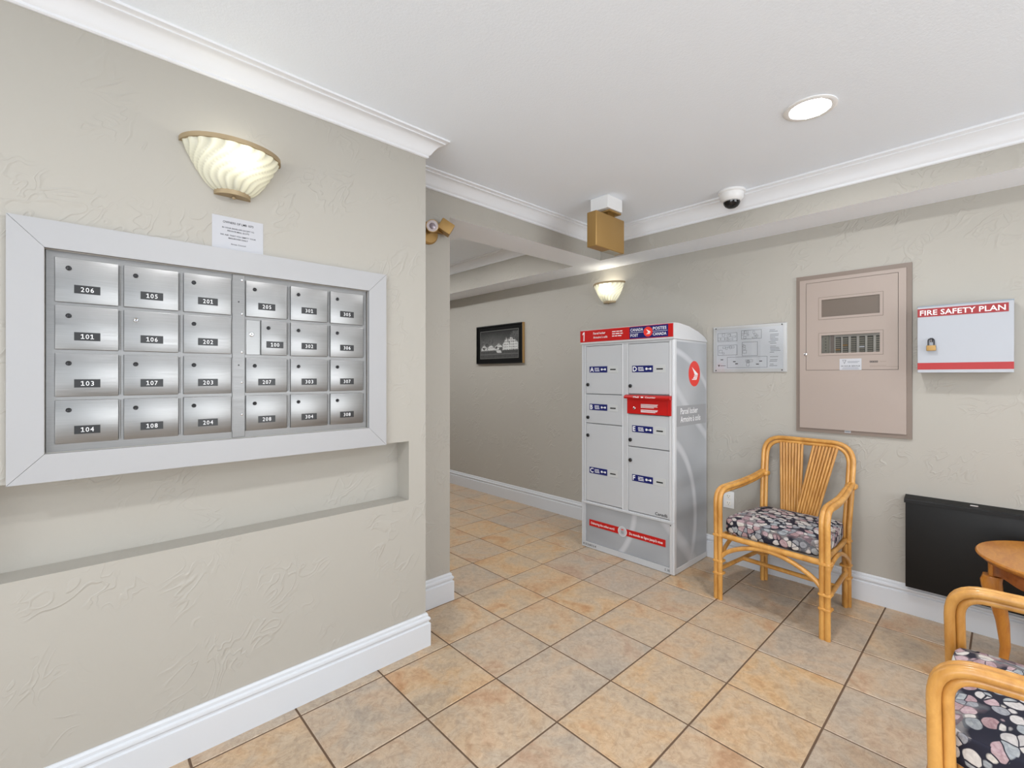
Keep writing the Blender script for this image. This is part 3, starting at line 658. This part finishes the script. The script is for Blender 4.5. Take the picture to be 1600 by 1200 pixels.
bx('module_bay', t, (w2[0] - .02, .004, w2[2] - .02), (w2[1] + .02, .010, w2[3] + .02), 'module_dark')
# the bay is sunk into the wall behind the door; switch modules stand in it
mb = MB().box((-.139, -.010, w2[2]), (-.104, .004, w2[3]), 'module_grey')
for k in range(5): mb.rect(-.124, -.119, w2[2] + .012 + k * .018, w2[2] + .018 + k * .018, -.0104, 'keyhole')
mb.obj('terminal_strip', t)
bx('bay_divider', t, (-.098, -.011, w2[2]), (-.080, .004, w2[3]), 'panel_edge')
for k, x in enumerate((-.072, -.036, .004, .044, .082, .122)):
    w_ = .026 if k < 5 else .019; md = MB().box((x, -.008, w2[2]), (x + w_, .004, w2[3] - .014), 'module_dark')
    for j in range(7): md.box((x + .001, -.0125, w2[2] + .003 + j * .0125), (x + w_ - .001, -.008, w2[2] + .0115 + j * .0125), 'module_red' if (k, j) in ((1, 3), (0, 1)) else 'module_grey' if not (k == 3 and j == 2) else 'paper')
    md.obj('switch_module', t)
st = MB().box((PX(.679), -.0216, PZ(1.337)), (PX(.573), -.0206, PZ(1.404)), 'paper', .0004, 1)
st.poly([(PX(.666), PZ(1.397)), (PX(.645), PZ(1.397)), (PX(.655), PZ(1.372))], -.0219, 'ink_grey'); st.poly([(PX(.662), PZ(1.394)), (PX(.650), PZ(1.394)), (PX(.656), PZ(1.379))], -.0222, 'paper')
for dz, w_ in ((.0360, .058), (.0295, .05)): st.rect(PX(.640), PX(.640) + w_, PZ(1.350) + dz, PZ(1.352) + dz + .0008, -.0219, 'ink_grey')
st.text('24 HOUR SERVICE', PX(.626), PZ(1.357), -.0219, .0075, 'ink_black', .092, 'c', .01)
for dz, w_ in ((.0, .075), (-.007, .082)): st.rect(PX(.626) - w_ / 2, PX(.626) + w_ / 2, PZ(1.349) + dz, PZ(1.3515) + dz, -.0219, 'ink_grey')
st.obj('service_sticker', dr_)
mb = MB(); x = PX(.535)
for k in range(4): plate(mb, x + k * .0095, x + k * .0095 + .0085, PZ(1.379), PZ(1.389), [(x + k * .0095 + .002, x + k * .0095 + .0065, PZ(1.382), PZ(1.386))], -.0210, -.0206, 'ink_black')
for dx, dz, w_ in ((.045, .008, .03), (0, -.014, .075), (0, -.021, .13)): mb.rect(x + dx, x + dx + w_, PZ(1.375) + dz, PZ(1.3765) + dz, -.0209, 'panel_border')
mb.obj('maker_plate', dr_)
mb = MB().lathe([(.009, 0), (.009, .003), (.006, .005), (0, .005)], 'chrome', (PX(.855), -.0206, PZ(1.436)), 14, 'y'); mb.disc(PX(.855), -.0262, PZ(1.436), .002, 'keyhole', 8); mb.obj('key_lock', t, 40)
mb = MB().box((PX(.656), -.0136, .010), (PX(.626), -.0122, .024), 'paper'); mb.rect(PX(.653), PX(.629), .014, .020, -.0139, 'ink_grey'); mb.obj('small_tag', t)

# ------------------------------------------------------------------ fire safety plan box and padlock
BX = 3.236
t = thing('safety_plan_box', 'white steel document box lettered fire safety plan with red stripes', 'box', (XR, .147, 1.319), -PI / 2)
D0 = -(XR - BX)
bx('body', t, (-.170, D0 + .006, .003), (.170, -.001, .341), 'box_white', .002, 1)
dr_ = bx('door', t, (-.173, D0, 0), (.173, D0 + .005, .343), 'box_white', .001, 1)
bx('top_lip', t, (-.174, D0 + .002, .343), (.174, -.012, .349), 'box_edge', .001, 1)
mb = MB().box((-.173, D0 - .0008, .291), (.156, D0, .334), 'banner_red'); mb.text('FIRE SAFETY PLAN', -.163, .2995, D0 - .0013, .026, 'ink_white', .309, 'l', .012); mb.obj('title_banner', dr_)
bx('red_stripe', dr_, (-.173, D0 - .0008, .016), (.173, D0, .051), 'box_red')
mb = MB().box((-.124, D0 - .002, .158), (-.112, D0, .180), 'lock_dark', .001, 1); mb.tube([(-.118, D0 - .003, .160), (-.118, D0 - .016, .162), (-.118, D0 - .018, .168), (-.118, D0 - .014, .174), (-.118, D0 - .003, .176)], .0025, 'chrome', 8); mb.obj('hasp', dr_, 40)
t = thing('padlock', 'small brass padlock hanging from the white document box hasp', 'padlock', (BX - .016, .147 + .118, 1.319 + .113), -PI / 2)
bx('lock_body', t, (-.0185, -.007, 0), (.0185, .007, .028), 'brass', .003, 2)
MB().tube(fillet([(-.011, 0, .026), (-.011, 0, .062), (.011, 0, .062), (.011, 0, .026)], .0105, 6), .003, 'lock_dark', 8).obj('shackle', t, 60)

# ------------------------------------------------------------------ heater, outlet
t = thing('wall_heater', 'flat black metal wall heater mounted low beside the wooden table', 'heater', (XR, -.22, .155), -PI / 2)
bx('casing', t, (-.594, -.058, .006), (.594, -.001, .470), 'heater_black', .003, 2)
pr_ = [(-.064, .462), (-.064, .478), (-.058, .484), (-.001, .497), (-.001, .470), (-.056, .470), (-.058, .462)]; n = len(pr_); vs = [(-.599, y, z) for y, z in pr_] + [(.599, y, z) for y, z in pr_]
MB().add(vs, [tuple(range(n - 1, -1, -1)), tuple(range(n, 2 * n))] + [(i, (i + 1) % n, (i + 1) % n + n, i + n) for i in range(n)], 'heater_black').obj('top_cover', t, 30)
MB().box((-.345, -.040, .4885), (-.315, -.024, .4935), 'chrome', .001, 1).obj('badge', t)
t = thing('wall_outlet', 'white duplex power outlet on the wall beside the rattan chair', 'outlet', (XR, 1.330, .386), -PI / 2)
bx('cover_plate', t, (-.036, -.006, -.008), (.036, 0, .108), 'plastic_white', .002, 2)
for z in (.026, .074):
    mb = MB().box((-.017, -.008, z - .015), (.017, -.006, z + .015), 'plastic_ivory', .003, 2)
    for x, h in ((-.007, .0045), (.007, .0035)): mb.rect(x - .0012, x + .0012, z - h + .003, z + h + .003, -.0084, 'keyhole')
    mb.disc(0, -.0084, z - .008, .0025, 'keyhole', 8); mb.obj('socket', t, 40)

# ------------------------------------------------------------------ ceiling fittings
t = thing('exit_sign', 'brass box exit sign seen from its blank back below the ceiling', 'sign', (2.47, 1.765, ZC))
bx('ceiling_box', t, (-.064, -.072, -.082), (.094, .062, -.0005), 'plastic_white', .002, 1)
bx('canopy', t, (-.030, -.062, -.094), (.098, .040, -.082), 'brass', .004, 2)
bx('sign_body', t, (-.160, -.055, -.335), (.144, .018, -.118), 'brass', .007, 3)
bx('stem', t, (-.010, -.036, -.119), (.060, .004, -.092), 'brass_dark')
bx('lamp_slot', t, (-.010, -.045, -.3375), (.110, .008, -.334), 'frosted_glass')
t = thing('dome_camera', 'white dome security camera on the ceiling near the bulkhead', 'camera', (2.930, 1.152, ZC))
MB().lathe([(.078, -.0005), (.078, -.012), (.074, -.016), (.070, -.017), (.070, -.020), (.066, -.045), (.052, -.062), (.047, -.064)], 'plastic_white', n=36).obj('housing', t, 35)
MB().lathe([(.049, -.062), (.046, -.078), (.036, -.093), (.020, -.102), (0, -.105)], 'dome_dark', n=28).obj('dome', t, 80)
MB().lathe([(.0465, -.0635), (.050, -.066), (.0465, -.068)], 'plastic_white', n=28).obj('dome_ring', t, 60)
def downlight(label, x, y, z):
    t = thing('recessed_light', label, 'ceiling light', (x, y, z), 0, 'recessed ceiling lights')
    MB().lathe([(.098, -.0003), (.098, -.004), (.090, -.008), (.076, -.006), (.072, -.001)], 'plastic_white', n=40).obj('trim_ring', t, 40)
    MB().lathe([(.074, -.0022), (0, -.0026)], 'lamp_glow', n=32).obj('lens', t)
downlight('round white recessed ceiling light switched on above the rattan chair', 2.262, .568, ZC)
# unseen lights added for brightness, behind and above the camera and in the hall
for lb, x, y, z in (('added unseen ceiling light in front of the mailboxes', .60, .568, ZC), ('added unseen ceiling light by the added entrance glazing', -1.06, .568, ZC), ('added unseen ceiling light over the second rattan chair', 2.262, -1.20, ZC), ('added unseen ceiling light in the middle of the lobby', .60, -1.20, ZC), ('added unseen ceiling light at the near end of the hall', 2.20, 3.25, ZH), ('added unseen ceiling light halfway along the hall', 2.20, 4.25, ZH), ('added unseen ceiling light at the far end of the hall', 2.30, 5.30, ZH)): downlight(lb, x, y, z)
t = thing('emergency_light', 'brass twin-head emergency light on the pier beside the opening', 'lamp', (1.452, YP, 2.10))
MB().lathe([(.062, 0), (.062, .012), (.054, .020), (0, .020)], 'brass', (-.020, 0, 0), 28, 'y').obj('wall_plate', t, 40)
bx('arm', t, (-.026, -.045, .005), (.070, -.020, .035), 'brass_dark', .005, 2)
def head(loc, d_, square):
    d_ = Vector(d_).normalized(); q_ = d_.to_track_quat('Z', 'Y').to_matrix().to_4x4(); mb = MB()
    if square: mb.box((-.034, -.034, -.042), (.034, .034, .040), 'brass', .007, 2)
    else: mb.lathe([(.018, -.048), (.030, -.040), (.041, 0), (.041, .022), (.037, .022), (.0365, .016), (.0, .014)], 'brass', n=24)
    if not square: mb.lathe([(.037, .021), (.030, .0175), (0, .0165)], 'lamp_reflector', n=24); mb.lathe([(.022, .0172), (.020, .022), (.012, .025), (0, .026)], 'module_glass', n=16)
    T = Matrix.Translation(loc) @ q_ @ Matrix.Diagonal((.84 if not square else .95,) * 3 + (1,)); mb.v = [(T @ Vector(p))[:] for p in mb.v]; return mb.obj('lamp_head', t, 40)
head((-.032, -.066, .020), (-.50, -.85, -.05), False)
head((.062, -.060, .036), (.75, -.40, -.50), True)

# ------------------------------------------------------------------ rattan armchairs
def make_chair(label):
    t = thing('rattan_armchair', label, 'chair', (0, 0, 0), 0, 'rattan armchairs')
    for sx in (-1, 1):
        # front leg: a bundle of three canes
        x = .272 * sx
        lg = MB().tube([(x + .0118 * sx, .24, 0), (x + .0118 * sx, .24, .385)], .0138, 'rattan', 12).obj('leg', t, 60)
        for dx, dy, r in ((-.0118, 0, .0138), (0, -.0235, .0122)): MB().tube([(x + dx * sx, .24 + dy, 0), (x + dx * sx, .24 + dy, .385)], r, 'rattan', 10).obj('cane', lg, 60)
        for z in (.150, .222, .372): MB().box((x - .029, .24 - .040, z - .009), (x + .029, .24 + .0165, z + .009), 'rattan_binding', .0125, 3).obj('binding', lg, 60)
        # armrest: the same canes bent back to the rear post
        def arm(dx, inset, drop):
            P_ = [(x + dx * sx, .24 - inset, .383), (x + dx * sx, .245 - inset, .640 - drop), (.262 * sx + dx * sx, -.02, .648 - drop), (.245 * sx + dx * sx * .8, -.17, .668 - drop), (.240 * sx + dx * sx * .5, -.275, .690 - drop)]
            return fillet(P_, [.085 - inset * .9, .06, .06], 8)
        am = MB().tube(arm(.0118, 0, 0), .0138, 'rattan', 12).obj('armrest', t, 70)
        for dx, i_, dr_, r in ((-.0118, 0, 0, .0138), (0, .0235, .0215, .0122)): MB().tube(arm(dx, i_, dr_), r, 'rattan', 10).obj('cane', am, 70)
        MB().box((.236 * sx - .030, -.300, .660), (.236 * sx + .026, -.246, .690), 'rattan_binding', .012, 3).obj('binding', am, 60)
        # rear leg
        x = .224 * sx
        lg = MB().tube([(x + .011 * sx, -.245, 0), (x + .011 * sx, -.240, .43)], .0125, 'rattan', 10).obj('leg', t, 60)
        for dx, dy in ((-.011, 0), (0, .022)): MB().tube([(x + dx * sx, -.245 + dy, 0), (x + dx * sx, -.240 + dy, .43 if dy == 0 else .36)], .0118, 'rattan', 10).obj('cane', lg, 60)
        for z in (.165, .235, .372): MB().box((x - .027, -.262, z - .008), (x + .027, -.206, z + .008), 'rattan_binding', .012, 3).obj('binding', lg, 60)
        # side seat rail, side arch and low side stretcher
        MB().tube([(.255 * sx, .225, .374), (.222 * sx, -.235, .374)], .0140, 'rattan', 10).obj('seat_rail', t, 60)
        ar = [((.262 - .018 * (1 - u)) * sx - .0 * sx, -.215 + .43 * u, .255 + .098 * math.sin(PI * u) ** .75) for u in [k / 16 for k in range(17)]]
        MB().tube(ar, .0115, 'rattan', 10).obj('side_arch', t, 70)
        MB().tube([(.266 * sx, .225, .175), (.224 * sx, -.235, .195)], .0125, 'rattan', 10).obj('stretcher', t, 60)
    MB().tube([(-.262, .236, .374), (.262, .236, .374)], .0155, 'rattan', 12).obj('seat_rail', t, 60)
    MB().tube([(-.222, -.240, .374), (.222, -.240, .374)], .0140, 'rattan', 10).obj('seat_rail', t, 60)
    MB().tube([(-.255 + .51 * k / 24, .236, .250 + .106 * math.sin(PI * k / 24) ** .72) for k in range(25)], .0128, 'rattan', 10).obj('front_arch', t, 70)
    MB().tube([(-.246, .0, .186), (.246, .0, .186)], .0125, 'rattan', 10).obj('cross_stretcher', t, 60)
    # bent double-cane back frame
    def bk(off, r):
        P_ = [(.235 - off, -.240, .42), (.243 - off, -.268, .66), (.246 - off, -.300, .912 - off), (-.246 + off, -.300, .912 - off), (-.243 + off, -.268, .66), (-.235 + off, -.240, .42)]
        return MB().tube(fillet(P_, [.08, .115 - off * .7, .115 - off * .7, .08], 8), r, 'rattan', 10)
    bf = bk(0, .0128).obj('back_frame', t, 70); bk(.0225, .0112).obj('cane', bf, 70)
    MB().tube([(-.215, -.246, .440), (.215, -.246, .440)], .0115, 'rattan', 10).obj('back_rail', t, 60)
    # fan-shaped splat of straight slender canes
    for k in range(8):
        u = k / 7
        for sx, dy in ((1, 0), (-1, .014)):
            xt, xb = (.020 + .121 * u, .014 + .102 * u) if sx > 0 else (-.046 - .121 * u, .030 - .101 * u)
            MB().tube([(xb, -.238 + dy, .442), (xt, -.292 + dy * .6, .884)], .0080, 'rattan_slat', 8).obj('splat_cane', t, 60)
    # upholstered cushion with a domed top
    bm = bmesh.new(); bmesh.ops.create_cube(bm, size=1); bmesh.ops.subdivide_edges(bm, edges=bm.edges[:], cuts=11, use_grid_fill=True)
    for v in bm.verts:
        x, y, z = v.co * 2
        e_ = (max(abs(x), abs(y))); rr = (1 - .055 * (abs(x) ** 8 * abs(y) ** 8)); f = 1 - .035 * abs(z) ** 6
        X = x * .248 * rr * f; Y = y * .238 * rr * f
        if y < 0: X *= 1 - .12 * -y
        Z = .436 + z * (.044 + (.016 * (1 - e_ ** 2.5) if z > 0 else 0)) - (.010 * (e_ ** 10) * (1 if z > .9 else 0))
        v.co = (X, Y - .004, Z)
    me = bpy.data.meshes.new('seat_cushion'); bm.to_mesh(me); bm.free(); me.materials.append(M['pebble_fabric']); me.polygons.foreach_set('use_smooth', [True] * len(me.polygons))
    o = bpy.data.objects.new('seat_cushion', me); COL.objects.link(o); o.parent = t; o['label'] = 'pebble-print fabric seat cushion'
    return t
ch = make_chair('honey rattan armchair with pebble-print cushion below the alarm panel')
ch.location = (2.954, .862, 0); ch.rotation_euler = (0, 0, R(85))
dup(ch, (1.735, -.125, 0), R(.6), 'rattan armchair with pebble-print cushion nearest the wooden side table')

# ------------------------------------------------------------------ side table
TX, TY, TZ = 2.885, -.200, .550
t = thing('side_table', 'honey wood side table with curved legs in front of the heater', 'table', (TX, TY, 0))
MB().lathe([(0, TZ - .030), (.262, TZ - .030), (.276, TZ - .026), (.284, TZ - .018), (.292, TZ - .012), (.294, TZ - .006), (.290, TZ), (0, TZ)], 'honey_oak', n=56).obj('table_top', t, 30)
angs = [R(97 + 90 * k) for k in range(4)]
for a in angs:
    c_, s_ = math.cos(a), math.sin(a)
    def leg_pt(r): return (c_ * r, s_ * r)
    mb = MB()
    # square corner block, swelling knee and a taper down to a pad foot
    sec = [(TZ - .0305, .234, .021), (.452, .234, .021), (.450, .240, .030), (.425, .246, .034), (.395, .243, .033), (.34, .226, .027), (.26, .212, .0215), (.16, .204, .0165), (.07, .212, .014), (.035, .222, .016), (.022, .230, .024), (.008, .231, .025), (0, .230, .021)]
    vs = []; n = 16
    for z, r, h in sec:
        px, py = leg_pt(r); sq = 5 if z > .44 else 2.6
        for j in range(n):
            b = 2 * PI * j / n + PI / 16; q_ = (abs(math.cos(b)) ** sq + abs(math.sin(b)) ** sq) ** (-1 / sq); u, v = h * q_ * math.cos(b), h * q_ * math.sin(b)
            vs.append((px + c_ * u - s_ * v, py + s_ * u + c_ * v, z))
    k = len(sec); fs = [(i * n + (j + 1) % n, i * n + j, (i + 1) * n + j, (i + 1) * n + (j + 1) % n) for i in range(k - 1) for j in range(n)] + [tuple(range(n)), tuple((k - 1) * n + j for j in range(n - 1, -1, -1))]
    mb.add(vs, fs, 'honey_oak').obj('leg', t, 50)
for k in range(4):
    a = angs[k]; vs = []; m_ = 24                       # curved, scalloped apron between two legs
    for i in range(m_ + 1):
        u = .055 + .89 * i / m_; b = a + PI / 2 * u; zb_ = .448 + .016 * (1 - math.cos(4 * PI * u)) / 2 + .012 * math.sin(PI * u)
        for r_ in (.244, .226): vs += [(math.cos(b) * r_, math.sin(b) * r_, zb_), (math.cos(b) * r_, math.sin(b) * r_, TZ - .031)]
    fs = []
    for i in range(m_):
        o_ = i * 4; q_ = o_ + 4; fs += [(o_, q_, q_ + 1, o_ + 1), (o_ + 3, q_ + 3, q_ + 2, o_ + 2), (o_, o_ + 2, q_ + 2, q_), (o_ + 1, q_ + 1, q_ + 3, o_ + 3)]
    fs += [(0, 1, 3, 2), (m_ * 4, m_ * 4 + 2, m_ * 4 + 3, m_ * 4 + 1)]
    MB().add(vs, fs, 'red_oak').obj('apron', t)
